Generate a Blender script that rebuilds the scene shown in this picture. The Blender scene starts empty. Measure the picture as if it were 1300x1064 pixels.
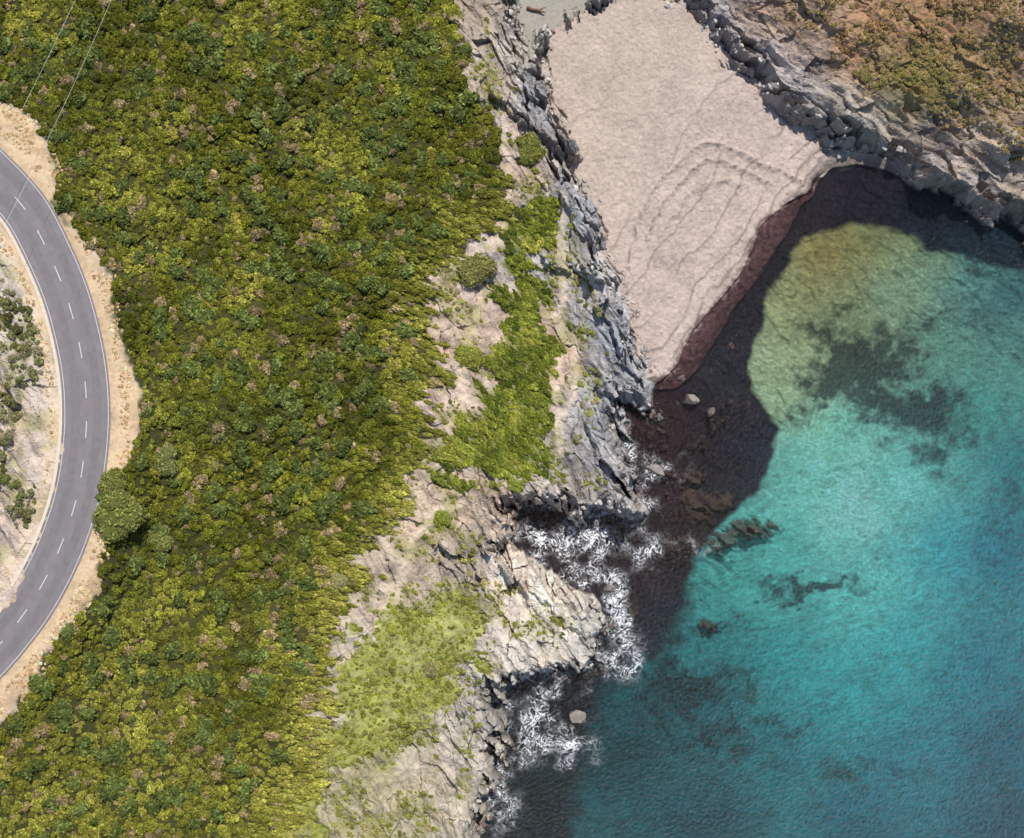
import bpy, math, random, bmesh
import numpy as np
from mathutils import Vector
random.seed(7); rng=np.random.default_rng(7)
HC=150.0; S=0.1
scene=bpy.context.scene

# ------------------------------------------------------------------ survey controls (map units -> metres)
ECTL=np.array([(-200,500,20),(0,500,14),(110,525,14),(0,200,14),(0,850,14),(300,100,12),(300,500,12),(300,900,10),(450,300,10),
(450,700,8),(560,100,8),(600,300,7),(560,500,7),(600,620,6),(680,100,4),(700,350,4),(740,450,3.5),(740,600,4.5),(780,520,2.5),
(700,760,4),(740,800,3.5),(600,820,6),(560,950,5),(450,1050,7),(640,0,4),(900,20,3),(1000,100,3.5),(1150,180,3.0),(1250,240,3.5),
(1100,30,8),(1200,80,8),(1300,150,8),(1300,0,13),(1300,270,3.5),(1500,100,16),(1200,-200,20),(600,-200,10),(300,-300,15),
(-400,-300,25),(-400,1200,25),(300,1400,10)],float)
def idw(px,py,cx,cy,val,p=3.0,eps=1.0):
    px=np.asarray(px,float);py=np.asarray(py,float)
    val=np.asarray(val,float); many=val.ndim==2
    num=np.zeros(px.shape+((val.shape[1],) if many else ())); den=np.zeros(px.shape)
    for i in range(len(cx)):
        w=1.0/((px-cx[i])**2+(py-cy[i])**2+eps)**(p/2)
        den+=w
        num+= w[...,None]*val[i] if many else w*val[i]
    return num/(den[...,None] if many else den)
def Epx(u,v): return idw(np.array([u]),np.array([v]),ECTL[:,0],ECTL[:,1],ECTL[:,2],2.6,900.)[0]
def P(u,v,z=None):
    if z is None: z=Epx(u,v)
    k=S*(1-z/HC); return ((u-650)*k,(532-v)*k)
def PL(lst,z=None): return np.array([P(u,v,z) for u,v in lst])

# ------------------------------------------------------------------ numpy noise
def vnoise(x,y,seed):
    t=np.random.default_rng(seed).random((256,256))
    xi=np.floor(x).astype(np.int64);yi=np.floor(y).astype(np.int64)
    fx=x-xi;fy=y-yi;fx=fx*fx*fx*(fx*(fx*6-15)+10);fy=fy*fy*fy*(fy*(fy*6-15)+10)
    a=t[xi&255,yi&255];b=t[(xi+1)&255,yi&255];c=t[xi&255,(yi+1)&255];d=t[(xi+1)&255,(yi+1)&255]
    return (a*(1-fx)+b*fx)*(1-fy)+(c*(1-fx)+d*fx)*fy
def fbm(x,y,scale,octv,seed,gain=0.5):
    s=np.zeros(np.shape(x));a=1.;n=0.;f=1./scale
    for o in range(octv):
        s+=a*vnoise(x*f+13.7*o,y*f-7.3*o,seed+o);n+=a;a*=gain;f*=2.03
    return s/n*2-1   # about -1..1
def worley(x,y,seed):
    r=np.random.default_rng(seed);tx=r.random((256,256));ty=r.random((256,256));tv=r.random((256,256,3))
    xi=np.floor(x).astype(np.int64);yi=np.floor(y).astype(np.int64)
    f1=np.full(x.shape,9.);f2=np.full(x.shape,9.);ox=np.zeros(x.shape);oy=np.zeros(x.shape);v=np.zeros(x.shape+(3,))
    for i in (-1,0,1):
        for j in (-1,0,1):
            a=(xi+i)&255;b=(yi+j)&255
            dx=x-(xi+i+tx[a,b]);dy=y-(yi+j+ty[a,b]);d=np.sqrt(dx*dx+dy*dy)
            m=d<f1
            f2=np.where(m,f1,np.minimum(f2,d));f1=np.where(m,d,f1)
            ox=np.where(m,dx,ox);oy=np.where(m,dy,oy);v[m]=tv[a,b][m]
    return f1,f2,ox,oy,v
def sst(a,b,x):
    t=np.clip((x-a)/(b-a),0,1);return t*t*(3-2*t)
def lin(c):
    c=np.asarray(c,float)/255.;return np.where(c<=0.04045,c/12.92,((c+0.055)/1.055)**2.4)

# ------------------------------------------------------------------ raster helper
RX=np.arange(-110,110.01,.5);RY=np.arange(-95,95.01,.5)
GX,GY=np.meshgrid(RX,RY)
def look(F,x,y):
    fx=np.clip((x-RX[0])/.5,0,len(RX)-1.001);fy=np.clip((y-RY[0])/.5,0,len(RY)-1.001)
    ix=fx.astype(int);iy=fy.astype(int);tx=fx-ix;ty=fy-iy
    if F.ndim==3: tx=tx[...,None];ty=ty[...,None]
    return (F[iy,ix]*(1-tx)+F[iy,ix+1]*tx)*(1-ty)+(F[iy+1,ix]*(1-tx)+F[iy+1,ix+1]*tx)*ty
def segd(px,py,a,b):
    dx,dy=b[0]-a[0],b[1]-a[1];L=dx*dx+dy*dy+1e-9
    t=np.clip(((px-a[0])*dx+(py-a[1])*dy)/L,0,1)
    return np.hypot(px-a[0]-t*dx,py-a[1]-t*dy)
def sdf(poly,px=GX,py=GY):
    d=np.full(px.shape,1e9);ins=np.zeros(px.shape,bool);n=len(poly)
    for i in range(n):
        a=poly[i];b=poly[(i+1)%n]
        d=np.minimum(d,segd(px,py,a,b))
        c=((a[1]>py)!=(b[1]>py))
        with np.errstate(divide='ignore',invalid='ignore'):
            xi=(b[0]-a[0])*(py-a[1])/((b[1]-a[1])+1e-12)+a[0]
        ins^=c&(px<xi)
    return np.where(ins,d,-d)
def lined(line,px=GX,py=GY):
    d=np.full(px.shape,1e9)
    for i in range(len(line)-1): d=np.minimum(d,segd(px,py,line[i],line[i+1]))
    return d

coast=[(1300,302),(1282,292),(1262,275),(1243,288),(1222,262),(1200,250),(1180,248),(1160,240),(1140,222),(1110,211),(1085,208),(1055,213),(1040,228),
(1032,248),(1015,262),(1003,290),(985,315),(968,345),(950,370),(930,392),(912,425),(893,455),(878,478),(860,492),(840,495),(828,495),(828,530),(815,525),
(792,512),(785,530),(797,560),(802,590),(806,602),(800,625),(816,650),(790,657),(770,650),(750,660),(735,664),(715,645),(690,640),(660,640),(645,650),(652,668),(655,690),
(640,702),(680,703),(702,722),(722,742),(746,756),(762,775),(766,792),(756,810),(762,830),(745,850),(720,857),(690,850),(665,856),(648,868),(636,888),
(650,902),(645,922),(634,942),(630,960),(635,980),(622,1010),(600,1064),(590,1200),(560,3000),(-3000,3000),(-3000,-3000),(4000,-3000),(4000,420),(1500,360)]
beach=[(850,-300),(850,0),(880,15),(905,50),(930,78),(955,102),(975,128),(1000,142),(1030,167),(1060,182),(1110,196),(1135,208),(1152,228),(1140,226),(1110,211),(1085,208),(1055,213),(1038,226),
(1030,245),(995,262),(965,290),(955,320),(940,350),(920,375),(900,398),(880,422),(866,450),(862,466),(848,478),(838,488),(824,484),(818,460),(800,432),(800,400),(786,372),(790,352),(762,322),(768,300),
(758,268),(736,238),(715,208),(730,186),(704,155),(694,130),(684,92),(690,45),(715,30),(768,0),(780,-300)]
sand=[(640,-300),(790,-300),(772,0),(716,32),(692,46),(690,82),(672,80),(655,50),(648,0)]
wrack=[(1034,226),(1045,226),(1036,250),(1015,262),(1003,290),(985,315),(968,345),(950,370),(930,392),(912,425),(893,455),(878,478),(860,492),(840,495),(828,495),(836,486),
(862,464),(866,448),(880,420),(900,396),(920,373),(940,348),(955,318),(965,288),(995,260),(1028,243)]
darkz=[(1040,222),(1110,200),(1160,225),(1200,245),(1250,275),(1300,290),(1600,330),(1600,380),(1300,345),(1250,330),(1215,322),(1180,318),(1150,298),(1120,285),(1090,285),(1050,293),(1020,300),(1000,325),(990,350),
(975,375),(968,410),(955,440),(955,470),(960,500),(980,520),(992,545),(990,575),(975,610),(960,635),(938,650),(920,662),(900,685),(886,710),(876,740),(884,770),(868,795),(840,825),(800,850),(765,885),(750,940),(745,974),(730,1064),(700,1200),
(400,1200),(400,600),(700,400),(900,300)]
G1=[(-2000,-2000),(560,-2000),(560,-100),(575,0),(585,50),(600,110),(635,160),(640,200),(645,245),(625,290),(600,300),(575,330),(560,350),(552,400),(556,440),(562,480),(548,520),(550,560),(515,600),(525,640),(500,672),(475,690),(450,715),(450,745),(430,790),(415,850),
(415,900),(400,974),(370,1064),(350,1400),(-2000,1400),(-2000,1000),(-30,950),(0,925),(20,900),(55,860),(60,830),(90,790),(125,740),(132,690),(130,640),(150,610),(165,580),(186,530),(180,500),(165,450),(146,400),(140,350),(110,310),(75,255),(70,200),(45,155),(0,125),(-100,60),(-2000,-400)]
G2=[(652,256),(698,250),(706,300),(690,330),(690,380),(704,430),(706,455),(700,500),(690,560),(692,600),(640,612),(560,615),(535,606),(560,560),(600,530),(622,480),(632,430),(625,380),(642,340),(635,300)]
G3=[(415,905),(440,850),(470,810),(500,768),(560,762),(615,775),(628,850),(585,875),(520,910),(480,950),(440,985),(400,1064),(360,1200),(340,1064),(370,960)]
verge=[(-300,-60),(0,125),(45,155),(70,200),(75,255),(110,310),(140,350),(146,400),(165,450),(180,500),(186,530),(165,580),(150,610),(130,640),(132,690),(125,740),(90,790),(60,830),(55,860),(20,900),(0,925),(-300,1100),
(-300,900),(-60,860),(0,765),(40,705),(62,640),(70,570),(68,500),(60,440),(40,375),(0,300),(-60,230),(-300,60)]
rc=[(-140,90),(-60,170),(-22,208),(8,238),(36,272),(62,322),(83,372),(98,425),(107,475),(110,525),(107,575),(99,625),(84,675),(64,722),(38,768),(8,808),(-30,850),(-90,905),(-170,970)]
D={}
D['coast']=sdf(PL(coast,0.0));D['beach']=sdf(PL(beach,0.6));D['sand']=sdf(PL(sand,0.8));D['wrack']=sdf(PL(wrack,0.2))
D['dark']=sdf(PL(darkz,-1.));D['G1']=sdf(PL(G1));D['G2']=sdf(PL(G2));D['G3']=sdf(PL(G3));D['verge']=sdf(PL(verge,14.))
road_ctl=PL(rc,14.)
def catmull(pts,step=0.5):
    out=[]
    for i in range(1,len(pts)-2):
        p0,p1,p2,p3=pts[i-1:i+3];n=max(2,int(np.hypot(*(p2-p1))/step))
        for k in range(n):
            t=k/n;out.append(0.5*((2*p1)+(-p0+p2)*t+(2*p0-5*p1+4*p2-p3)*t*t+(-p0+3*p1-3*p2+p3)*t**3))
    return np.array(out)
road=catmull(road_ctl)
D['road']=lined(road[::4])
ew=PL([(a,b) for a,b in ECTL[:,:2]]);D['E']=idw(GX,GY,ew[:,0],ew[:,1],ECTL[:,2],2.6,9.)
D['low']=np.maximum(np.maximum(D['beach'],D['sand']),D['wrack'])
paths=[[(716,250),(712,300),(716,360),(712,420),(708,470),(704,520),(712,580)],[(585,645),(555,650),(530,680),(505,735),(490,790),(455,850),(430,880)],
[(590,320),(612,370),(600,420),(585,470),(590,520),(560,560)],[(600,120),(650,200),(640,260),(640,300),(600,330)],[(700,400),(730,430),(730,500),(700,540)]]
D['path']=np.min([lined(PL(p)) for p in paths],axis=0)
berms=[[(800,330),(804,305),(812,270),(832,238),(866,202),(900,184),(940,196),(985,214),(1030,238)],[(822,300),(834,272),(852,246),(880,216),(908,203),(948,218),(985,238)],[(840,300),(866,262),(892,238),(925,230),(955,240)],
[(700,140),(720,160),(770,120),(790,60),(770,20)],[(790,380),(800,350),(802,330)]]
for i,b_ in enumerate(berms): D['berm%d'%i]=lined(catmull(PL([(2*b_[0][0]-b_[1][0],2*b_[0][1]-b_[1][1])]+b_+[(2*b_[-1][0]-b_[-2][0],2*b_[-1][1]-b_[-2][1])],.8),1.))
land_s=[(600,30,160,145,130),(620,120,186,170,154),(650,60,172,165,156),(690,120,160,160,162),(720,270,158,160,164),(660,220,190,168,150),(740,350,178,174,170),(780,440,150,154,160),(770,590,165,160,158),(755,520,160,160,162),(700,460,188,160,138),
(590,500,190,170,154),(600,420,190,168,150),(560,650,182,164,144),(700,780,218,208,194),(740,830,194,188,178),(650,740,208,194,180),(600,700,168,156,144),(620,660,190,172,154),(560,920,186,175,158),(600,900,180,173,164),(480,720,180,164,144),
(450,990,160,150,120),(900,40,158,152,152),(1000,110,168,160,157),(1080,160,170,163,156),(1180,200,162,152,145),(1250,240,158,148,141),(1100,40,172,136,104),(1200,30,162,128,98),(1000,20,160,138,118),(1290,130,158,136,110),(1170,100,144,128,84),(1250,180,170,153,136),
(1295,220,176,165,152),(30,600,192,176,162),(40,400,188,176,164),(0,700,192,175,162),(-300,500,110,105,60),(1300,-100,145,118,84),(1500,100,145,120,84)]
lw=PL([(a[0],a[1]) for a in land_s]);D['land']=idw(GX,GY,lw[:,0],lw[:,1],lin([a[2:] for a in land_s]),3.,4.)
lag=[(1040,330,146,126,70),(1000,400,154,158,114),(1010,450,164,174,136),(1000,490,156,170,132),(1080,310,146,132,78),(1130,310,132,142,96),(1150,360,142,170,142),(1230,350,94,146,142),(1280,370,54,108,116),(1090,400,124,138,102),
(1060,560,112,188,170),(1030,620,114,192,180),(1100,640,142,202,194),(1180,600,100,178,172),(1250,520,64,140,134),(1220,450,92,142,126),(1290,600,26,110,122),(1280,700,10,102,124),(1200,700,42,148,160),(1100,750,92,180,174),
(1000,720,76,164,158),(950,740,66,156,150),(1150,830,48,158,164),(1080,880,40,150,154),(1250,850,12,110,130),(1280,950,6,88,110),(1000,850,36,138,142),(920,830,30,114,118),(900,900,16,86,98),(820,900,18,76,86),(800,960,14,60,72),
(1000,950,20,104,116),(1150,960,22,114,130),(1100,1060,6,90,110),(900,1060,10,66,82),(1280,1060,4,76,98),(1600,700,0,60,85),(1300,1500,0,50,75),(950,600,60,120,120)]
gw=PL([(a[0],a[1]) for a in lag],-1.);D['lag']=idw(GX,GY,gw[:,0],gw[:,1],lin([a[2:] for a in lag]),3.,16.)
drk=[(1100,240,48,38,55),(1230,310,34,60,78),(1180,280,40,50,68),(1020,300,52,44,54),(950,420,46,42,56),(920,480,48,50,66),(960,570,35,46,70),(900,600,42,34,48),(850,560,66,38,46),(820,520,72,46,50),(870,640,62,36,42),
(820,720,54,32,44),(860,780,28,42,56),(780,860,26,52,70),(720,900,42,42,52),(700,960,30,50,60),(700,700,64,42,50),(900,540,52,38,50),(930,640,40,50,60)]
kw=PL([(a[0],a[1]) for a in drk],-1.);D['drk']=idw(GX,GY,kw[:,0],kw[:,1],lin([a[2:] for a in drk]),3.,9.)

def comb(x,y):
    c,s=math.cos(-.28),math.sin(-.28)
    a=x*c+y*s;b=-x*s+y*c+.8*np.sin(x/6.)
    return fbm(a/6.5,b/.8,1.,4,140,.6)
def gfields(x,y):
    u1=fbm(x,y,4.,4,11);u2=fbm(x,y,4.,4,21);q1=fbm(x,y,.9,3,31);q2=fbm(x,y,.9,3,41)
    xg=x+1.6*u1+.7*q1;yg=y+1.6*u2+.7*q2;cb=comb(x,y)
    g1=look(D['G1'],xg,yg)
    g1=g1+np.where((x>-35)&(y<28),3.2*cb+1.8*fbm(x,y,3.,3,144)-.3,0)
    g2=look(D['G2'],xg,yg)+1.8*cb+1.9*fbm(x,y,2.2,3,142)-.3
    g3=look(D['G3'],xg,yg)+4.6*fbm(x,y,2.8,5,143)+1.*cb-.1
    return g1,g2,g3,cb

# ------------------------------------------------------------------ non-uniform grid
def axis(lo,hi,st,far,g=1.22):
    a=list(np.arange(lo,hi,st));x=a[-1];d=st*1.5;out=[]
    while x<far: x+=d;d*=g;out.append(x)
    y=a[0];d=st*1.5;pre=[]
    while y>-far: y-=d;d*=g;pre.append(y)
    return np.array(pre[::-1]+a+out)
def grid_mesh(name,xs,ys,Z,smooth=True):
    nx,ny=len(xs),len(ys);X,Y=np.meshgrid(xs,ys)
    co=np.stack([X,Y,Z],-1).reshape(-1,3).astype(np.float32)
    i=np.arange(nx*ny).reshape(ny,nx)
    q=np.stack([i[:-1,:-1],i[:-1,1:],i[1:,1:],i[1:,:-1]],-1).reshape(-1,4).astype(np.int32)
    me=bpy.data.meshes.new(name);me.vertices.add(len(co));me.vertices.foreach_set('co',co.ravel())
    me.loops.add(q.size);me.loops.foreach_set('vertex_index',q.ravel())
    me.polygons.add(len(q));me.polygons.foreach_set('loop_start',np.arange(0,q.size,4,dtype=np.int32))
    sm=np.ones(len(q),bool) if smooth is True else smooth[:-1,:-1].ravel()
    me.polygons.foreach_set('use_smooth',sm)
    me.update();me.validate()
    ob=bpy.data.objects.new(name,me);scene.collection.objects.link(ob);return ob
def attr_col(me,name,C):
    a=me.color_attributes.new(name,'FLOAT_COLOR','POINT')
    c=np.ones((len(me.vertices),4),np.float32);c[:,:3]=C.reshape(-1,3);a.data.foreach_set('color',c.ravel())
def attr_f(me,name,F):
    a=me.attributes.new(name,'FLOAT','POINT');a.data.foreach_set('value',F.astype(np.float32).ravel())

xs=axis(-67.5,67.5,.125,3000.);ys=axis(-56,56,.125,3000.)
X,Y=np.meshgrid(xs,ys)
w1=fbm(X,Y,4.,4,11);w2=fbm(X,Y,4.,4,21);v1=fbm(X,Y,.9,3,31);v2=fbm(X,Y,.9,3,41)
nearlow=sst(-2.5,0.,look(D['low'],X,Y))
amp=1.1*(1-nearlow)+.15
mixr=(X>22)
def strata(ax,ay,seed):
    s=X*ax+Y*ay;t=-X*ay+Y*ax
    s=s+1.0*w1;t=t+.7*w2+.15*v1
    f1,f2,ox,oy,v=worley(s/4.6,t/1.9,seed)
    A=(v[...,0]-.5)*1.3+(v[...,1]*1.2-.35)*oy*.9+(v[...,2]-.5)*.8*ox
    f1b,f2b,ox2,oy2,vb=worley(s/1.7,t/.62,seed+5)
    B=(vb[...,0]-.5)*.7+(vb[...,1]-.3)*.7*oy2+(vb[...,2]-.5)*.4*ox2
    f1c,f2c,ox3,oy3,vc=worley(s/.8,t/.36,seed+7)
    Cc=(vc[...,0]-.5)*.4+(vc[...,1]-.4)*.4*oy3
    rid=1-np.abs(fbm(s*.25,t,2.2,3,seed+9,.5))*2.4
    return A*.85+B*.45+Cc*.28+rid*.42-.25, np.minimum((f2-f1)*1.5,1), np.minimum((f2b-f1b)*1.6,1),v[...,0],vb[...,2]
L=strata(.50,-.86,100);R_=strata(.82,-.57,200)
rk,e1,e2,cv,cvb=[np.where(mixr,b,a) for a,b in zip(L,R_)]
rk=rk+.06*fbm(X,Y,.45,2,77)
xw=X+amp*(w1+.45*v1);yw=Y+amp*(w2+.45*v2)
blk=.9*(cvb-.5)*(1-nearlow)+1.3*(cv-.5)*(1-nearlow)
dc=look(D['coast'],xw,yw)+blk;db=look(D['beach'],xw,yw);dsand=look(D['sand'],xw,yw);dwr=look(D['wrack'],xw,yw)
lowraw=look(D['low'],X,Y);nearwr=sst(-2,.5,look(D['wrack'],X,Y))
dlow=look(D['low'],X+.5*w1+.35*v1,Y+.5*w2+.35*v2)+(1.7*(cvb-.55)+1.7*(cv-.5))*(1-nearwr)*(lowraw<3)*(dc>1.5)
E=look(D['E'],X,Y)
g1,g2,g3,cb=gfields(X,Y)
dv=look(D['verge'],X+.9*w1+.4*v1,Y+.9*w2+.4*v2)-.35;dr=look(D['road'],X,Y)
dist=np.minimum(dc,-dlow)
wcl=2.2+1.0*w2
green=np.maximum(g1,g2)
island=dc>0
soft=sst(-.5,1.2,np.maximum(green,g3))
pathd=look(D['path'],X+.5*w1,Y+.5*w2);pm=np.exp(-(pathd/.6)**2)
inl=np.where(mixr,1-.45*sst(7,13,dist),1-.5*sst(5,13,dist))
roadm=1-sst(4.6,9.,dr)
ampr=(1-soft*.88)*inl*(1-.7*pm)*(1-sst(-1,.5,dv))*(1-roadm)
hrock=.35+(E-.35)*sst(0,1,dist/wcl)**.8
soil=.28*fbm(X,Y,1.1,4,78)*sst(4,9,dist)
hr=hrock+rk*ampr*(.35+.85*sst(-.5,2.,dist))+.5*w1*sst(3,9,dist)+soil*(1-roadm)
bl=.12+.55*sst(0,1.5,dc)+.6*sst(2,25,dc)
bw=[look(D['berm%d'%i],X+.45*w1+(.22+.1*i)*v1+.15*i*w2,Y+.45*w2+(.22+.1*i)*v2-.15*i*w1) for i in range(5)]
bk=[1.,.9,.6,.35,.6]
for b_,k in zip(bw,bk): bl=bl+.24*k*np.exp(-(b_/.35)**2)
iso=[(1.6,.6),(3.0,.45),(5.0,.42),(8.,.38),(12.,.34),(17.,.3)]
isoM=np.zeros(X.shape)
dci=look(D['coast'],X,Y)+.8*w1+.2*v1
for k,(dd,st) in enumerate(iso):
    line=np.exp(-((dci-dd-.8*fbm(X,Y,6.,2,150+k))/.17)**2)*sst(-.4,.0,fbm(X,Y,6.,2,160+k));isoM=np.maximum(isoM,line*st*1.6)
bl=bl+.12*isoM+.085*fbm(X,Y,.42,3,55)+.10*w2
bl=np.where(dsand>np.maximum(db,-.2),.62+.03*w1,bl)
bl=np.where(dwr>db,np.maximum(.05,.10+.16*np.clip(dc,0,3)+.10*fbm(X,Y,.5,3,56)),bl)
tl=sst(-.35,.1,dlow)
h=hr*(1-tl)+bl*tl
sea=-.30-np.minimum(3.2,.22*np.maximum(0,-dc))+.1*w1
rs=np.exp(-np.maximum(0,-dc-.2)/1.5)*(1-nearlow)*(1-sst(15,20,X)*.6)
sea=sea+np.maximum(rk,-.3)*.85*rs
h=np.where(island,h,sea*sst(0,.35,-dc)+h*(1-sst(0,.35,-dc))*.25)
outc=[((632,120),(724,180),10,1.9),((690,100),(735,180),7,.8),((740,345),(775,352),9,1.4),((770,390),(810,470),13,.9),((770,490),(822,515),11,1.),
((760,540),(800,640),15,1.0),((720,250),(752,300),10,.9),((700,330),(745,345),8,.9),((690,740),(755,800),22,.7),((700,625),(810,645),12,1.2),((560,690),(600,730),9,1.),((620,690),(650,730),8,.9),((590,900),(630,930),9,1.)]
for a,b,wd,hh in outc:
    a=P(*a);b=P(*b);m=(X>min(a[0],b[0])-5)&(X<max(a[0],b[0])+5)&(Y>min(a[1],b[1])-5)&(Y<max(a[1],b[1])+5)
    d=segd(X[m]+.6*w1[m]+.5*v1[m],Y[m]+.6*w2[m]+.5*v2[m],a,b)+.9*(cvb[m]-.5)+.3*(cv[m]-.5)
    h[m]+=(hh*(.55+.9*cv[m])+.2*rk[m])*(1-sst(.75,1.0,d/(wd*S)))*np.where(dc[m]>-.3,1,0)
zr=14.0
h=h*(1-roadm)+(zr-.06+.10*v1*sst(3,4.5,dr))*roadm
h=np.where(dr<3.6,zr-.06,h)
cut=sst(-1.,3.,-dv)*(X<-45)*(dr<30)*(look(D['G1'],X,Y)<-3);h=h+cut*(rk*.7+.5)
reefs=[(955,675,30,14),(920,692,18,16),(885,645,26,20),(868,690,34,10),(910,640,18,12),(842,598,14,10),(800,770,12,16),(905,800,12,8),(880,610,16,12)]
reef=np.zeros(X.shape)
for u,v,a,b in reefs:
    c=P(u,v,0);m=(np.abs(X-c[0])<8)&(np.abs(Y-c[1])<8)
    q=np.exp(-(((X[m]+.9*w1[m]+.7*v1[m]-c[0])/(a*S))**2+((Y[m]+.9*w2[m]+.7*v2[m]-c[1])/(b*S))**2)**1.3)*(.5+.75*cvb[m]);reef[m]=np.maximum(reef[m],q)
rf=reef*(dc<0);h=h+rf*(np.maximum(0,-.50-h)+ .45*rk+.14)
H=h
def hgt(x,y):
    fx=np.interp(x,xs,np.arange(len(xs)));fy=np.interp(y,ys,np.arange(len(ys)))
    ix=np.clip(fx.astype(int),0,len(xs)-2);iy=np.clip(fy.astype(int),0,len(ys)-2);tx=fx-ix;ty=fy-iy
    return (H[iy,ix]*(1-tx)+H[iy,ix+1]*tx)*(1-ty)+(H[iy+1,ix]*(1-tx)+H[iy+1,ix+1]*tx)*ty

# ------------------------------------------------------------------ colours (albedo, plus wave light painted on the seabed)
def mx(C,c,m): return C*(1-m[...,None])+(c if np.ndim(c)==3 else np.asarray(c)[None,None,:])*m[...,None]
fine=fbm(X,Y,.45,3,61);mid=fbm(X,Y,2.2,4,62);big=fbm(X,Y,9.,3,63)
C=look(D['land'],X+2.5*w1,Y+2.5*w2)*1.25
crk=ampr*(1-.75*sst(4,8,dist))
C=C*(.94+.34*(cv-.5)*crk+.30*(cvb-.5)*crk+.18*fine+.26*mid)[...,None]*(1-.4*(1-sst(0,.12,e1))*crk-.3*(1-sst(0,.14,e2))*crk)[...,None]
rust=sst(.1,.6,fbm(X,Y,3.,4,65))*.3;C=mx(C,C*np.array([1.03,.88,.72]),rust)
drydark=sst(.05,.5,fbm(X,Y,1.6,4,67))*sst(4,8,dist)*(~mixr);C=mx(C,C*.72,drydark)
hillR=mixr*sst(6,10,dist+2*w1);C=mx(C,lin((150,118,86))*(1+.35*fine[...,None]),hillR*sst(-.3,.5,mid+.4*fine)*.65);C=mx(C,lin((146,132,80)),mixr*np.exp(-((X-P(1170,100)[0])/6)**2-((Y-P(1170,100)[1])/3.5)**2)*.6)
C=mx(C,lin((216,196,172)),pm*(dist>1)*.75*(~mixr))
weeds=(~mixr)*sst(-.15,.35,fbm(X,Y,2.6,4,66)+.3*fine+.25*cb)*sst(3,6.5,dist);C=mx(C,lin((140,138,72)),weeds*.55)
gmask=sst(-.3,.4,g1);C=mx(C,lin((66,66,32)),gmask)
C=mx(C,lin((116,118,48)),sst(-.3,.5,g2)*.8);C=mx(C,lin((142,146,60))*(1+.4*fine[...,None]+.4*mid[...,None]),sst(-.5,.8,g3)*.8)
vm=sst(-.3,.4,dv);C=mx(C,lin((196,168,134))*(1+.26*fine[...,None]+.34*mid[...,None]),vm)
inner=np.exp(-((dr-3.9)/.7)**2);C=mx(C,lin((214,192,160)),inner*.6)
# beach
Bc=lin((201,182,170))*(1+.22*fine+.17*mid+.10*big)[...,None]
Bc=Bc*(1-.08*(.5+.5*np.sin(dc*2.6+4*w1+2*v1))*sst(-.3,.4,w2)-.55*np.clip(isoM,0,.7))[...,None]
for b_,k in zip(bw,bk):
    Bc=Bc*(1-min(.9,k)*np.exp(-(b_/.17)**2)*(.75+.25*sst(-.4,.3,v2)))[...,None]
tan=sst(10,26,dc)*.35;Bc=mx(Bc,lin((196,180,160)),tan)
bmask=sst(-.3,.15,db)*(dlow>-.3);C=mx(C,Bc,bmask)
C=mx(C,lin((170,164,152))*(1+.10*mid[...,None]+.06*fine[...,None]),sst(-.25,.2,dsand)*(db<.15))
wr=(dwr>-.15)*(1-sst(-.2,.5,db+.6*v1+.25*fine));wc=lin((78,54,54))*(1+.8*fine+.45*fbm(X,Y,.2,2,71))[...,None]
wc=wc*(.7+.6*sst(.3,3,dc))[...,None]
wrz=np.clip(wr+(nearwr*(db>0)*(dc<5)*(1-sst(0,1.1,db+.7*v1+.5*fine))),0,1)*(dlow>-.3)
C=mx(C,np.maximum(wc,.01),wrz.astype(float))
edge=(db>0)*np.exp(-((dc)/1.1)**2)*.6;C=C*(1-edge)[...,None]
wet=(1-sst(.15,.75,h+.2*v1))*(dlow<-.1)*(dc<3.5);C=C*(1-.6*wet)[...,None]
# seabed
uw=1-sst(-.12,.03,h)
xs2=X+1.8*w1;ys2=Y+1.8*w2
Ls=look(D['lag'],xs2+1.5*w2,ys2)*1.55
mott=fbm(X,Y,2.8,5,81,.65);wave_hl=fbm(X*.7+Y*.5,Y*1.6-X*.5,.6,3,83)  # bed mottling, then fine wave highlights painted into the colour
caustic=1-np.abs(fbm(X*.8+Y*.3,Y*1.3-X*.3,1.4,4,88,.6))*3  # net of wave caustics, painted as brightness on the bed
Ls=Ls*(1+.24*mott+.30*wave_hl+.16*caustic)[...,None]
patches=[(1095,466,50,36,1.6),(1120,500,40,22,1.3),(1165,520,62,36,1.1),(1060,410,42,20,.85),(1070,490,36,18,1.2),(1195,568,38,34,.8),(1135,430,45,24,.85),(1040,515,28,12,.8),(1042,742,50,12,1.35),(1010,758,28,9,1.),(870,885,70,46,.8),(1245,338,40,12,.7),(920,950,60,34,.7),(1285,640,30,40,.45),(985,745,20,14,.7),(1200,400,40,20,.6),(1090,990,70,22,.55),(830,820,40,30,.9),(1230,560,40,40,.6),(1000,920,40,20,.55),(940,860,30,16,.7),(930,790,20,20,.6),(1160,460,30,18,.8)]
dk=np.zeros(X.shape)
for u,v,a,b,k in patches:
    c=P(u,v,-1);dk=np.maximum(dk,k*np.exp(-(((X+3.0*w1+1.6*v1-c[0])/(a*S*1.15))**2+((Y+3.0*w2+1.6*v2-c[1])/(b*S*1.15))**2)))
dk=sst(.15,1.0,dk+.6*fbm(X,Y,1.5,5,85,.66)*sst(0.02,.3,dk))
Ls=mx(Ls,Ls*np.array([.12,.13,.17])+lin((30,42,48))*.4,dk*.95)
Dk=look(D['drk'],xs2,ys2)*(1+.6*mott+.35*fine)[...,None]
dz=look(D['dark'],X+.8*w1+.15*v1,Y+.8*w2+.15*v2)
wdm=.15+1.6*(1-sst(-28,-14,Y))
dm=sst(-.35-wdm,.25+wdm,dz+(.3+.8*(1-sst(-28,-14,Y)))*fbm(X,Y,1.8,4,86))
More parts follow.
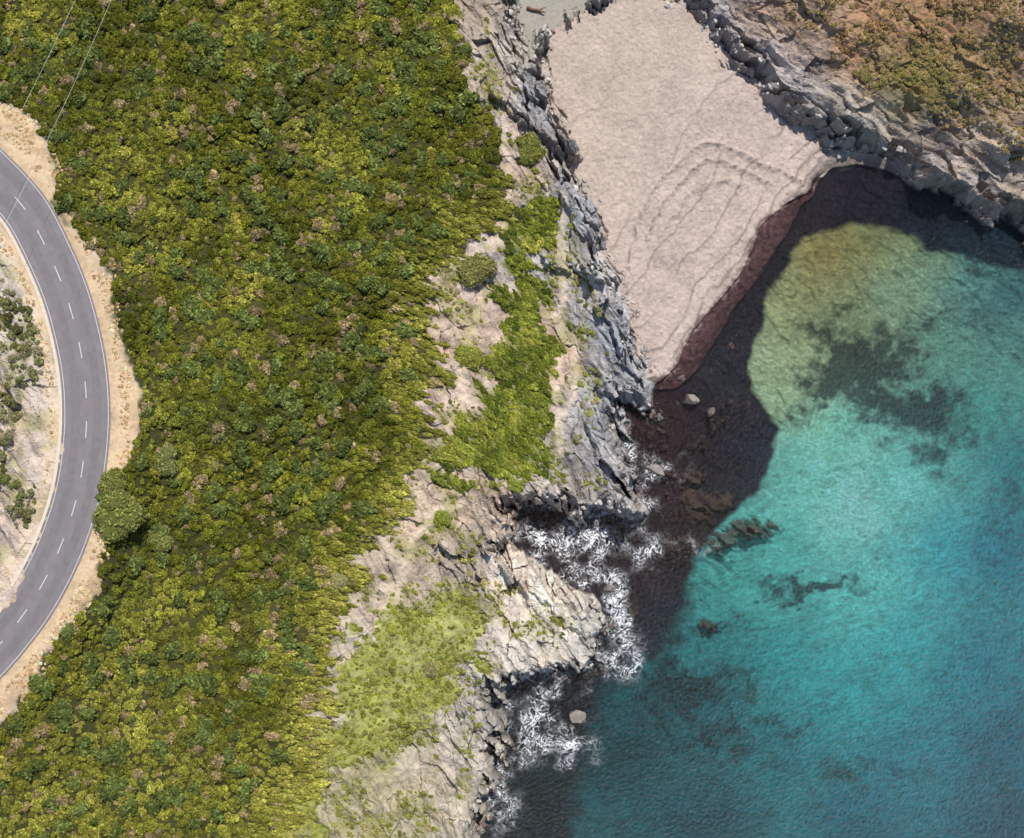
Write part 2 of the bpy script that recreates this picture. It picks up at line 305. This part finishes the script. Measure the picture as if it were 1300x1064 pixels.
Sea=mx(Ls,np.maximum(Dk,.004),dm)
Sea=mx(Sea,np.where(cvb[...,None]>.5,lin((106,82,72)),lin((76,58,60)))*(.6+.7*cv[...,None]),sst(.22,.5,rf)*.8)
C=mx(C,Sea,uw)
emr=(rf>.2)*(h>-.1);C=mx(C,lin((108,86,76))*(.6+.7*cvb[...,None]),emr*.9)
C=np.clip(C*.84,.003,.70)
terr=grid_mesh('terrain',xs,ys,H,(h<.02)|(dv>0)|(g1>1));attr_col(terr.data,'Col',C)
attr_f(terr.data,'wet',np.clip(wr*.6+wet*.6,0,1)*(1-uw));attr_f(terr.data,'rough',np.clip(.3+.55*ampr+.6*bmask,0,1)*(1-uw))

# ------------------------------------------------------------------ materials
def newmat(n):
    m=bpy.data.materials.new(n);m.use_nodes=True;nt=m.node_tree
    b=nt.nodes['Principled BSDF'];return m,nt,b
def N(nt,t,**k):
    n=nt.nodes.new(t)
    for a,v in k.items(): setattr(n,a,v)
    return n
def math_(nt,op,a,b=None,clamp=False):
    n=N(nt,'ShaderNodeMath',operation=op,use_clamp=clamp)
    for i,v in enumerate((a,b)):
        if v is None: continue
        if isinstance(v,(int,float)): n.inputs[i].default_value=v
        else: nt.links.new(v,n.inputs[i])
    return n.outputs[0]
def vmul(nt,col,f):
    n=N(nt,'ShaderNodeVectorMath',operation='SCALE');nt.links.new(col,n.inputs[0]);nt.links.new(f,n.inputs['Scale']);return n.outputs[0]
def noise(nt,scale,detail=4,rough=.6,dist=0,coord='Object'):
    tc=N(nt,'ShaderNodeTexCoord');n=N(nt,'ShaderNodeTexNoise');n.inputs['Scale'].default_value=scale;n.inputs['Detail'].default_value=detail
    n.inputs['Roughness'].default_value=rough;n.inputs['Distortion'].default_value=dist;nt.links.new(tc.outputs[coord],n.inputs['Vector']);return n.outputs['Fac']
m,nt,b=newmat('terrain_ground')
a=N(nt,'ShaderNodeAttribute',attribute_name='Col');n1=noise(nt,3.,6,.7);n2=noise(nt,11.,3,.7)
f=math_(nt,'ADD',math_(nt,'MULTIPLY',n1,.5),math_(nt,'MULTIPLY',n2,.5));f=math_(nt,'ADD',math_(nt,'MULTIPLY',f,1.5),.27)
nt.links.new(vmul(nt,a.outputs['Color'],f),b.inputs['Base Color'])
wa=N(nt,'ShaderNodeAttribute',attribute_name='wet');nt.links.new(math_(nt,'SUBTRACT',.92,math_(nt,'MULTIPLY',wa.outputs['Fac'],.5)),b.inputs['Roughness'])
b.inputs['Specular IOR Level'].default_value=.25
bp=N(nt,'ShaderNodeBump');bp.inputs['Distance'].default_value=.17
ra=N(nt,'ShaderNodeAttribute',attribute_name='rough');nt.links.new(ra.outputs['Fac'],bp.inputs['Strength'])
nt.links.new(f,bp.inputs['Height']);nt.links.new(bp.outputs[0],b.inputs['Normal']);terr.data.materials.append(m)

# water
wx=axis(-12,67.5,.3,3000.);wy=axis(-56,56,.3,3000.);wx=wx[wx>-14];WX,WY=np.meshgrid(wx,wy)
foam=np.zeros(WX.shape);fw1=fbm(WX,WY,2.2,4,170);fw2=fbm(WX,WY,2.2,4,175)
for u,v,a_,b_,k in [(735,685,84,26,.92),(690,685,36,20,.9),(820,692,56,20,.85),(780,775,24,52,.98),(745,728,36,26,.85),(815,622,20,26,.88),(835,598,30,18,.75),(680,925,42,36,.92),(660,955,26,26,.85),(725,950,36,28,.7),(700,885,40,16,.65),(635,1010,32,50,.8),(860,690,50,14,.72),(790,830,28,34,.8),(860,600,34,12,.6),(760,865,34,18,.6),(800,725,28,26,.7)]:
    c=P(u,v,0);foam=np.maximum(foam,k*np.exp(-((WX+2.2*fw1-c[0])/(a_*S*1.15))**2-((WY+2.2*fw2-c[1])/(b_*S*1.15))**2))
rockcoast=np.exp(-np.abs(look(D['coast'],WX,WY))/1.0)*(1-sst(-4,0,look(D['low'],WX,WY)))*.85*(WY<-2)
foam=np.maximum(foam,rockcoast)*(.82+.9*fbm(WX,WY,1.8,4,178));foam=sst(.18,1.,foam)
water=grid_mesh('sea_water',wx,wy,np.zeros(WX.shape));attr_f(water.data,'foam',np.clip(foam,0,1))
m=bpy.data.materials.new('sea_water');m.use_nodes=True;nt=m.node_tree;nt.nodes.clear()
out=N(nt,'ShaderNodeOutputMaterial');tr=N(nt,'ShaderNodeBsdfTransparent');tr.inputs[0].default_value=(.96,.985,.985,1)
gl=N(nt,'ShaderNodeBsdfGlossy');gl.inputs['Roughness'].default_value=.04;fr=N(nt,'ShaderNodeFresnel');fr.inputs[0].default_value=1.33
wv=math_(nt,'ADD',noise(nt,2.2,5,.72,.5),math_(nt,'MULTIPLY',noise(nt,.3,3,.5),.25))
bp=N(nt,'ShaderNodeBump');bp.inputs['Strength'].default_value=1.;bp.inputs['Distance'].default_value=.75;nt.links.new(wv,bp.inputs['Height'])
nt.links.new(bp.outputs[0],gl.inputs['Normal']);nt.links.new(bp.outputs[0],fr.inputs['Normal'])
ms=N(nt,'ShaderNodeMixShader');nt.links.new(fr.outputs[0],ms.inputs[0]);nt.links.new(tr.outputs[0],ms.inputs[1]);nt.links.new(gl.outputs[0],ms.inputs[2])
fa=N(nt,'ShaderNodeAttribute',attribute_name='foam')
def thread(sc,k,dist):
    r=math_(nt,'ABSOLUTE',math_(nt,'SUBTRACT',noise(nt,sc,4,.6,dist),.5));return math_(nt,'SUBTRACT',1.,math_(nt,'MULTIPLY',r,k),True)
t1=thread(.5,26.,2.4);t2=thread(1.3,26.,1.6);nb=noise(nt,.7,6,.7,.8)
q=math_(nt,'MULTIPLY',math_(nt,'ADD',math_(nt,'MULTIPLY',t1,1.2),math_(nt,'MULTIPLY',t2,.7)),fa.outputs['Fac'])
sol=math_(nt,'MULTIPLY',math_(nt,'SUBTRACT',math_(nt,'MULTIPLY',fa.outputs['Fac'],nb),.49),6.,True)
q=math_(nt,'ADD',q,sol,True)
fo=N(nt,'ShaderNodeBsdfDiffuse');fo.inputs[0].default_value=(.74,.75,.77,1)
m2=N(nt,'ShaderNodeMixShader');nt.links.new(q,m2.inputs[0]);nt.links.new(ms.outputs[0],m2.inputs[1]);nt.links.new(fo.outputs[0],m2.inputs[2]);nt.links.new(m2.outputs[0],out.inputs[0])
water.data.materials.append(m)

# ------------------------------------------------------------------ road
def simple(name,col,rough=.85,var=.25,scale=6.):
    m,nt,b=newmat(name);rgb=N(nt,'ShaderNodeRGB');rgb.outputs[0].default_value=(*col,1)
    f=math_(nt,'ADD',math_(nt,'MULTIPLY',noise(nt,scale,6,.7),var*2),1-var);nt.links.new(vmul(nt,rgb.outputs[0],f),b.inputs['Base Color'])
    b.inputs['Roughness'].default_value=rough;return m
tang=np.gradient(road,axis=0);tang/=np.linalg.norm(tang,axis=1)[:,None];nrm=np.stack([-tang[:,1],tang[:,0]],1)
arc=np.concatenate([[0],np.cumsum(np.linalg.norm(np.diff(road,axis=0),axis=1))])
def strip(name,o1,o2,z,mat,parent=None,rng_=None,thick=0):
    vs=[];fs=[]
    segs=[(0,arc[-1])] if rng_ is None else rng_
    for s0,s1 in segs:
        ss=np.linspace(s0,s1,max(2,int((s1-s0)/.5)+1));base=len(vs)
        px=np.interp(ss,arc,road[:,0]);py=np.interp(ss,arc,road[:,1]);nx=np.interp(ss,arc,nrm[:,0]);ny=np.interp(ss,arc,nrm[:,1])
        for i in range(len(ss)):
            vs+=[(px[i]+nx[i]*o1,py[i]+ny[i]*o1,z),(px[i]+nx[i]*o2,py[i]+ny[i]*o2,z)]
            if i: k=base+2*i;fs.append((k-2,k-1,k+1,k))
        if thick:
            nb_=len(vs);n=len(ss)
            for i in range(n): vs+=[(*vs[base+2*i][:2],z-thick),(*vs[base+2*i+1][:2],z-thick)]
            for i in range(1,n):
                k=base+2*i;l=nb_+2*i;fs+=[(k-2,k,l,l-2),(k-1,l-1,l+1,k+1)]
    me=bpy.data.meshes.new(name);me.from_pydata(vs,[],fs);me.materials.append(mat);ob=bpy.data.objects.new(name,me);scene.collection.objects.link(ob)
    if parent: ob.parent=parent
    return ob
asph=simple('asphalt',(.178,.160,.163),.85,.35,.8);white=simple('road_paint',(.5,.48,.47),.6,.3,5.);conc=simple('concrete',(.58,.49,.38),.8,.3,3.)
tyre=simple('worn_asphalt',(.156,.140,.143),.8,.35,1.1)
rd=strip('road',-2.75,2.75,zr,asph)
strip('wheel_track',-1.75,-.75,zr+.004,tyre,rd);strip('wheel_track',.75,1.75,zr+.004,tyre,rd)
strip('centre_dashes',-.055,.055,zr+.008,white,rd,[(s,s+1.9) for s in np.arange(1.,arc[-1]-3,4.6)])
strip('edge_line_outer',2.46,2.54,zr+.008,white,rd);strip('edge_line_inner',-2.54,-2.46,zr+.008,white,rd)
side=-1 if nrm[len(nrm)//2,0]>0 else 1
strip('concrete_kerb',side*2.76,side*3.12,zr+.12,conc,None,None,.3)

# ------------------------------------------------------------------ foliage
def ico(sub):
    bm=bmesh.new();bmesh.ops.create_icosphere(bm,subdivisions=sub,radius=1);v=np.array([x.co[:] for x in bm.verts]);f=[[q.index for q in p.verts] for p in bm.faces];bm.free();return v,f
ico1=ico(2)
def shrub_mesh(name,seed,nleaf,leaf,hf,mat,lobes=7,spiky=0.):
    r=np.random.default_rng(seed);vs=[];fs=[];sh=[]
    cen=[(0,0,.35*hf,.55)]
    for i in range(lobes):
        a=r.random()*6.283;d=.35+.3*r.random();cen.append((d*math.cos(a),d*math.sin(a),(.15+.3*r.random())*hf,.28+.2*r.random()))
    for cx,cy,cz,cr in cen:
        b0=len(vs);v=ico1[0]*(1+.12*r.standard_normal((len(ico1[0]),1)))*cr*.82*np.array([1,1,hf])+np.array([cx,cy,cz])
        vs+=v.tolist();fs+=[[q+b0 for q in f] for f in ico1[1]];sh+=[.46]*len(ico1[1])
    w=np.array([c[3]**2 for c in cen]);w/=w.sum()
    for i in range(nleaf):
        c=cen[r.choice(len(cen),p=w)];n=r.standard_normal(3);n/=np.linalg.norm(n);n[2]=abs(n[2])*1.0-.12
        rr=c[3]*(.86+.22*r.random()+ (spiky*r.random()));p=np.array([c[0],c[1],c[2]])+n*rr*np.array([1,1,hf])
        q=n*.8+r.standard_normal(3)*.5;q[2]+=.25;q/=np.linalg.norm(q)
        t=np.cross(q,r.standard_normal(3));t/=np.linalg.norm(t);u=np.cross(q,t)
        s=leaf*(.6+.8*r.random());l=s*(1.+.6*r.random());b0=len(vs)
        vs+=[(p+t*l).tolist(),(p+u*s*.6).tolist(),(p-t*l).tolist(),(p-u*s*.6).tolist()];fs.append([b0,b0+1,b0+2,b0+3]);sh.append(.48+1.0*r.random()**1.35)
    me=bpy.data.meshes.new(name);me.from_pydata(vs,[],fs);a=me.attributes.new('shade','FLOAT','FACE');a.data.foreach_set('value',np.array(sh,np.float32));me.materials.append(mat);return me
def leafmat(name,inst=True,col=(.1,.12,.02)):
    m=bpy.data.materials.new(name);m.use_nodes=True;nt=m.node_tree;nt.nodes.clear();out=N(nt,'ShaderNodeOutputMaterial')
    if inst: t=N(nt,'ShaderNodeAttribute',attribute_name='tint');t.attribute_type='INSTANCER';c=t.outputs['Color']
    else: t=N(nt,'ShaderNodeRGB');t.outputs[0].default_value=(*col,1);c=t.outputs[0]
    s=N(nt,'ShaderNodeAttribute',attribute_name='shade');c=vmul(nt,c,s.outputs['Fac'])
    d=N(nt,'ShaderNodeBsdfDiffuse');nt.links.new(c,d.inputs[0]);nt.links.new(d.outputs[0],out.inputs[0]);return m
lm=leafmat('leaves')
def coll(name,meshes):
    c=bpy.data.collections.new(name)
    for i,me in enumerate(meshes): c.objects.link(bpy.data.objects.new(me.name,me))
    return c
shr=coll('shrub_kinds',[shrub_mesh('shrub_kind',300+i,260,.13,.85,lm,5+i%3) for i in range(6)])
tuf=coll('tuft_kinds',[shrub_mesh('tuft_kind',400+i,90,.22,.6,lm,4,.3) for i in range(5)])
def scatter(name,pts,rot,scl,tint,col,nk):
    me=bpy.data.meshes.new(name);me.from_pydata([tuple(p) for p in pts],[],[])
    for nm,dt,key,arr in (('rot','FLOAT_VECTOR','vector',rot),('scl','FLOAT_VECTOR','vector',scl)):
        a=me.attributes.new(nm,dt,'POINT');a.data.foreach_set(key,np.asarray(arr,np.float32).ravel())
    a=me.attributes.new('tint','FLOAT_COLOR','POINT');a.data.foreach_set('color',np.concatenate([np.clip(tint,0,.8),np.ones((len(tint),1))],1).astype(np.float32).ravel())
    a=me.attributes.new('idx','INT','POINT');a.data.foreach_set('value',rng.integers(0,nk,len(pts)).astype(np.int32))
    ob=bpy.data.objects.new(name,me);scene.collection.objects.link(ob)
    g=bpy.data.node_groups.new(name+'_gn','GeometryNodeTree');g.interface.new_socket('Geometry',in_out='INPUT',socket_type='NodeSocketGeometry');g.interface.new_socket('Geometry',in_out='OUTPUT',socket_type='NodeSocketGeometry')
    gi=g.nodes.new('NodeGroupInput');go=g.nodes.new('NodeGroupOutput');ip=g.nodes.new('GeometryNodeInstanceOnPoints');ci=g.nodes.new('GeometryNodeCollectionInfo')
    ci.inputs['Collection'].default_value=col;ci.inputs['Separate Children'].default_value=True;ci.inputs['Reset Children'].default_value=True
    def na(n,t): q=g.nodes.new('GeometryNodeInputNamedAttribute');q.data_type=t;q.inputs['Name'].default_value=n;return q.outputs['Attribute']
    er=g.nodes.new('FunctionNodeEulerToRotation');l=g.links.new
    l(gi.outputs[0],ip.inputs['Points']);l(ci.outputs[0],ip.inputs['Instance']);ip.inputs['Pick Instance'].default_value=True
    l(na('idx','INT'),ip.inputs['Instance Index']);l(na('rot','FLOAT_VECTOR'),er.inputs[0]);l(er.outputs[0],ip.inputs['Rotation']);l(na('scl','FLOAT_VECTOR'),ip.inputs['Scale']);l(ip.outputs[0],go.inputs[0])
    md=ob.modifiers.new('scatter','NODES');md.node_group=g;return ob
def cand(x0,x1,y0,y1,st):
    gx,gy=np.meshgrid(np.arange(x0,x1,st),np.arange(y0,y1,st));gx=gx.ravel();gy=gy.ravel()
    return gx+rng.uniform(-.5,.5,gx.size)*st,gy+rng.uniform(-.5,.5,gx.size)*st
def tints(x,y,pal,seed,sc=5.):
    n=fbm(x,y,sc,3,seed);r=rng.random(len(x));pal=lin(pal);t=np.clip((n*1.0+.5)*.6+r*.4,0,.999)*(len(pal)-1);i=t.astype(int);f=(t-i)[:,None]
    return (pal[i]*(1-f)+pal[np.minimum(i+1,len(pal)-1)]*f)*(.7+.6*rng.random(len(x)))[:,None]
def add(lists,x,y,sc,el,ang,tint,sink=.15,zs=1.):
    n=len(x);z=hgt(x,y)-sink*sc
    lists[0].append(np.stack([x,y,z],1));lists[1].append(np.stack([np.zeros(n),np.zeros(n),ang],1));lists[2].append(np.stack([sc*el,sc,sc*zs],1));lists[3].append(tint)
A=([],[],[],[])
x,y=cand(-78,8,-64,64,.70);g,_,_,cbb=gfields(x,y);dvv=look(D['verge'],x,y)-.35
edge=1-sst(1.,7.5,g+1.5*fbm(x,y,3.,2,5));edge=edge*(x>-38)*(y<30)
keep=(g>.1)&(dvv<-.3)&(rng.random(len(x))<.97);x,y,g,edge,cbb=[q[keep] for q in (x,y,g,edge,cbb)]
bign=fbm(x,y,11.,3,91);med=fbm(x,y,3.2,3,94)
dens=tints(x,y,[(80,86,38),(94,98,38),(108,110,40),(124,124,46),(148,142,66)],92,4.5)
lower=(1-sst(-40,-8,y))*.30
yel=lin((162,156,74));mt=np.clip(edge*(.34+.9*cbb)+lower+.45*bign,0,.7)[:,None];dens=dens*(1-mt)+yel*mt*(.6+.6*rng.random((len(x),1)))
dens=dens*(1+.45*med+.25*bign)[:,None]
odd=rng.random(len(x))<.09;dens[odd]=lin((150,132,94))*(.7+.5*rng.random((odd.sum(),1)))
sc=(.38+.7*rng.random(len(x))**2.6)*(1-.22*edge)
bb=(rng.random(len(x))<.045)&(edge<.5);sc[bb]=1.05+.5*rng.random(bb.sum());dens[bb]=lin((98,108,56))*(.7+.5*rng.random((bb.sum(),1)))
ang=np.where(edge>.25,-.28+.12*np.sin(x/6)+rng.normal(0,.12,len(x)),rng.random(len(x))*6.28)
add(A,x,y,sc*(1-.1*edge),1+edge*1.2,ang,dens*1.10,.12,.9)
x,y=cand(-38,4,-60,28,.55);g,_,_,cbb=gfields(x,y);k=(g>-.4)&(g<4.5)&(rng.random(len(x))<.5);x,y,cbb=x[k],y[k],cbb[k]
add(A,x,y,.2+.26*rng.random(len(x)),2.1,-.28+rng.normal(0,.15,len(x)),tints(x,y,[(94,96,42),(126,126,52),(154,150,68),(176,166,92)],93,1.5)*1.05,.05,.8)
x,y=cand(-15,8,-12,32,.5);_,g,_,cbb=gfields(x,y);k=(g>0)&(rng.random(len(x))<.94);x,y=x[k],y[k]
add(A,x,y,.24+.34*rng.random(len(x))**1.3,1.7,-.75+rng.normal(0,.3,len(x)),tints(x,y,[(76,86,36),(102,110,42),(130,136,54),(160,154,72)],98,2.0)*1.08,.1,.75)
x,y=cand(-26,12,-60,56,.58);dl=np.minimum(look(D['coast'],x,y),-look(D['low'],x,y));g=np.maximum(look(D['G1'],x,y),look(D['G2'],x,y));n=fbm(x,y,2.6,4,66)+.25*comb(x,y)
k=(dl>3.2)&(g<.5)&(n+.5*rng.random(len(x))>.30)&(look(D['path'],x,y)>.6);x,y=x[k],y[k]
add(A,x,y,.12+.32*rng.random(len(x))**1.7,1.4,-.5+rng.normal(0,.5,len(x)),tints(x,y,[(112,110,62),(126,128,60),(146,146,74),(164,150,104)],99,2.)*1.05,.1,.7)
x,y=cand(-85,-50,-62,62,.75);dd=look(D['road'],x,y);n=fbm(x,y,5.,3,101);k=(dd>4.4)&(look(D['verge'],x,y)<-.3)&(look(D['G1'],x,y)<0)&(n+(dd-7.5)*.08+.25*rng.random(len(x))>.08)&(x<-40);x,y=x[k],y[k]
add(A,x,y,.25+.55*rng.random(len(x)),1.,rng.random(len(x))*6.3,tints(x,y,[(94,94,60),(112,114,68),(136,134,94),(156,146,116)],102,3.)*1.1,.1)
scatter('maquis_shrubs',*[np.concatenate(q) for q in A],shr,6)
B=([],[],[],[])
x,y=cand(-38,2,-66,-18,.42);_,_,g,_=gfields(x,y);k=(g>-.3)&(rng.random(len(x))<.6);x,y=x[k],y[k]
add(B,x,y,.10+.26*rng.random(len(x))**1.8,1.5,.5+rng.normal(0,.4,len(x)),tints(x,y,[(98,100,52),(126,130,54),(150,154,60),(176,170,90)],110,1.6),.1,.6)
scatter('green_grass_tufts',*[np.concatenate(q) for q in B],tuf,5)
B=([],[],[],[])
x,y=cand(22,80,20,68,.44);dl=np.minimum(look(D['coast'],x,y),-look(D['low'],x,y));n=fbm(x,y,1.8,4,120);c0=P(1170,100)
gr=np.exp(-((x-c0[0])/7)**2-((y-c0[1])/3.5)**2);k=(dl+2*fbm(x,y,4.,3,11)>6.8)&(n+.6*rng.random(len(x))+gr*.4>.24);x,y,gr=x[k],y[k],gr[k]
t=tints(x,y,[(132,104,72),(162,128,92),(142,126,84),(116,106,64),(186,160,124)],121,2.);t=t*(1-gr[:,None]*.6)+lin((142,136,74))*gr[:,None]*.6
add(B,x,y,.14+.26*rng.random(len(x)),1.2,rng.random(len(x))*6.3,t*1.1,.1,.8)
scatter('dry_hillside_scrub',*[np.concatenate(q) for q in B],tuf,5)
B=([],[],[],[])
x,y=cand(-80,-44,-62,62,.42);k=(look(D['verge'],x,y)>-.7)&(look(D['road'],x,y)>3.7)&(fbm(x,y,2.,3,130)+.5*rng.random(len(x))>.05);x,y=x[k],y[k]
add(B,x,y,.12+.16*rng.random(len(x)),1.2,rng.random(len(x))*6.3,tints(x,y,[(206,178,138),(192,160,118),(222,198,158),(160,144,100)],131,2.)*1.1,.05,.6)
scatter('dry_verge_grass',*[np.concatenate(q) for q in B],tuf,5)
for i,(u,v,r,col) in enumerate([(607,345,2.6,(120,118,68)),(158,655,3.2,(114,118,62)),(208,585,2.2,(118,122,72)),(205,680,2.0,(116,120,64)),(150,612,1.8,(114,116,60)),(672,192,2.2,(114,116,58)),(597,455,1.9,(130,134,60)),(560,660,1.3,(126,134,56)),(548,850,1.1,(134,128,84)),(655,615,1.1,(130,136,60)),(430,738,1.2,(144,140,90)),(1098,95,1.0,(132,120,76))]):
    me=shrub_mesh('large_shrub',500+i,2400,.055,.75,leafmat('bush_leaves',False,tuple(lin(col)*1.2)),16)
    o=bpy.data.objects.new('large_shrub',me);scene.collection.objects.link(o);xx,yy=P(u,v);o.location=(xx,yy,float(hgt(np.array([xx]),np.array([yy]))[0])-.1);o.scale=(r,r*.92,r*.8);o.rotation_euler[2]=i

# ------------------------------------------------------------------ rocks
rockm=simple('rock',(.22,.185,.16),.85,.8,1.8);wetm=simple('wet_rock',(.13,.10,.09),.5,.6,2.2)
def rockverts(v0,seed,cuts=16):
    r=np.random.default_rng(seed);vv=v0.copy()
    for k in range(cuts):
        n=r.standard_normal(3);n/=np.linalg.norm(n);d=.45+.35*r.random();t=vv@n-d;vv-=np.outer(np.maximum(t,0),n)*.95
    return vv*(1+.04*r.standard_normal((len(vv),1)))
v0,f0=ico(4);v3,f3=ico(3)
def boulder(u,v,a,b,hz,ang,mat,seed,z=-.15):
    vv=rockverts(v0,seed)*np.array([a,b,hz]);c,s=math.cos(ang),math.sin(ang);vv=np.stack([vv[:,0]*c-vv[:,1]*s,vv[:,0]*s+vv[:,1]*c,vv[:,2]],1)
    me=bpy.data.meshes.new('boulder');me.from_pydata(vv.tolist(),[],f0);me.materials.append(mat);o=bpy.data.objects.new('boulder',me);scene.collection.objects.link(o);x,y=P(u,v,0);o.location=(x,y,z)
for i,q in enumerate([(877,507,1.15,1.1,1.2,.3,rockm),(903,522,.8,.6,.7,1.,wetm),(866,480,.8,.6,.8,.5,wetm),(735,912,1.4,1.1,.45,.2,rockm),(832,597,1.5,.9,.6,-.6,rockm),(745,655,1.3,.9,1.0,.2,rockm),(775,748,.9,.7,.6,.4,wetm)]):
    boulder(*q,seed=700+i)
rm,nt,b=newmat('rubble');t=N(nt,'ShaderNodeAttribute',attribute_name='tint');t.attribute_type='INSTANCER'
nt.links.new(vmul(nt,t.outputs['Color'],math_(nt,'ADD',noise(nt,3.,5,.7),.5)),b.inputs['Base Color']);b.inputs['Roughness'].default_value=.85
def rockmesh(i):
    vv=rockverts(v3,800+i,12)*np.array([1,.75,.65]);me=bpy.data.meshes.new('rock_kind');me.from_pydata(vv.tolist(),[],f3);me.materials.append(rm);return me
rkc=coll('rock_kinds',[rockmesh(i) for i in range(5)])
B=([],[],[],[])
x,y=cand(-12,66,-56,56,.5);dlo=look(D['low'],x,y);dco=look(D['coast'],x,y);dwk=look(D['wrack'],x,y);n=fbm(x,y,2.,3,180)
k=((dlo>-1.5)&(dlo<1.2)&(dwk<-1.5)&(dco>1.)&(n+.6*rng.random(len(x))>.34))|((dlo<-1.5)&(dco>-2.2)&(dco<2.)&(n+.6*rng.random(len(x))>.36)&(x<32))
x,y=x[k],y[k];dco=dco[k]
t=lin((176,168,162))[None]*(.6+.6*rng.random((len(x),1)));sub=(dco<.3);t[sub]=lin((100,82,76))*(.6+.8*rng.random((sub.sum(),1)))
s_=.10+.5*rng.random(len(x))**3;add(B,x,y,s_,1.1,-1.+rng.normal(0,.5,len(x)),t,-.1,1.)
x,y=cand(12,36,-22,6,.7);dco=look(D['coast'],x,y);n=fbm(x,y,2.6,3,181);k=(dco<-1.5)&(dco>-9)&(look(D['dark'],x,y)>1)&(n+.5*rng.random(len(x))>.48);x,y=x[k],y[k]
B[0].append(np.stack([x,y,np.full(len(x),-.42)],1));q_=.2+.55*rng.random(len(x))**2;B[1].append(np.stack([x*0,x*0,rng.random(len(x))*6],1));B[2].append(np.stack([q_,q_,q_*.6],1));B[3].append(lin((74,54,54))*(.4+.8*rng.random((len(x),1))))
scatter('shore_rocks',*[np.concatenate(q) for q in B],rkc,5)
# driftwood
def tube(name,pts,rad,mat,n=8,parent=None):
    vs=[];fs=[];pts=[Vector(p) for p in pts]
    for i,p in enumerate(pts):
        t=(pts[min(i+1,len(pts)-1)]-pts[max(i-1,0)]).normalized();s=t.orthogonal().normalized();u=t.cross(s)
        for k in range(n): a=6.2832*k/n;vs.append(p+(s*math.cos(a)+u*math.sin(a))*rad[i])
        if i: fs+=[(n*(i-1)+k,n*(i-1)+(k+1)%n,n*i+(k+1)%n,n*i+k) for k in range(n)]
    fs+=[tuple(range(n))[::-1],tuple(range(len(vs)-n,len(vs)))]
    me=bpy.data.meshes.new(name);me.from_pydata(vs,[],fs);me.materials.append(mat);o=bpy.data.objects.new(name,me);scene.collection.objects.link(o)
    if parent:o.parent=parent
    return o
wood=simple('driftwood',(.16,.085,.05),.8,.4,5.)
def w3(u,v,z): x,y=P(u,v,z);return (x,y,z)
lg=tube('driftwood_log',[w3(669,9,.85),w3(676,12,.85),w3(684,13,.9),w3(691,16,1.0)],[.22,.19,.15,.08],wood)
tube('branch',[w3(684,13,.9),w3(690,10,1.1),w3(694,10,1.2)],[.1,.07,.03],wood,8,lg)
wire=simple('wire',(.6,.6,.56),.5,.1);pole=simple('pole_wood',(.2,.15,.1),.8,.3)
e=bpy.data.objects.new('power_line',None);scene.collection.objects.link(e)
for a,b,ext in (((150,-30),(60,165),.75),((105,-30),(15,150),.9)):
    A0=Vector(w3(a[0],a[1],21));B0=Vector(w3(b[0],b[1],21));d=B0-A0;A1=A0-d*.4;B1=B0+d*ext
    pts=[A1.lerp(B1,t/24)-Vector((0,0,4*1.2*(t/24)*(1-t/24))) for t in range(25)]
    tube('wire',pts,[.015]*25,wire,5,e)
    for p in (A1,):
        tube('pole',[(p.x,p.y,10),(p.x,p.y,p.z+.3)],[.16,.11],pole,8,e)

# ------------------------------------------------------------------ light + camera
sd=Vector((.12,.62,.92)).normalized();el=math.asin(sd.z);az=math.atan2(sd.x,sd.y)
L_=bpy.data.lights.new('sun','SUN');L_.energy=5.0;L_.angle=math.radians(.5);L_.color=(1,.965,.91);lo=bpy.data.objects.new('sun',L_);scene.collection.objects.link(lo)
lo.rotation_euler=sd.to_track_quat('Z','Y').to_euler()
w=bpy.data.worlds.new('World');scene.world=w;w.use_nodes=True;nt=w.node_tree;sk=nt.nodes.new('ShaderNodeTexSky');sk.sky_type='NISHITA';sk.sun_disc=False;sk.sun_elevation=el;sk.sun_rotation=az
nt.links.new(sk.outputs[0],nt.nodes['Background'].inputs[0]);nt.nodes['Background'].inputs[1].default_value=.12
cam=bpy.data.cameras.new('camera');cam.sensor_width=36;cam.lens=36*HC/130.;cam.clip_end=8000;co=bpy.data.objects.new('camera',cam);scene.collection.objects.link(co);co.location=(0,0,HC);scene.camera=co
scene.view_settings.view_transform='Standard';scene.view_settings.look='None';scene.view_settings.exposure=0
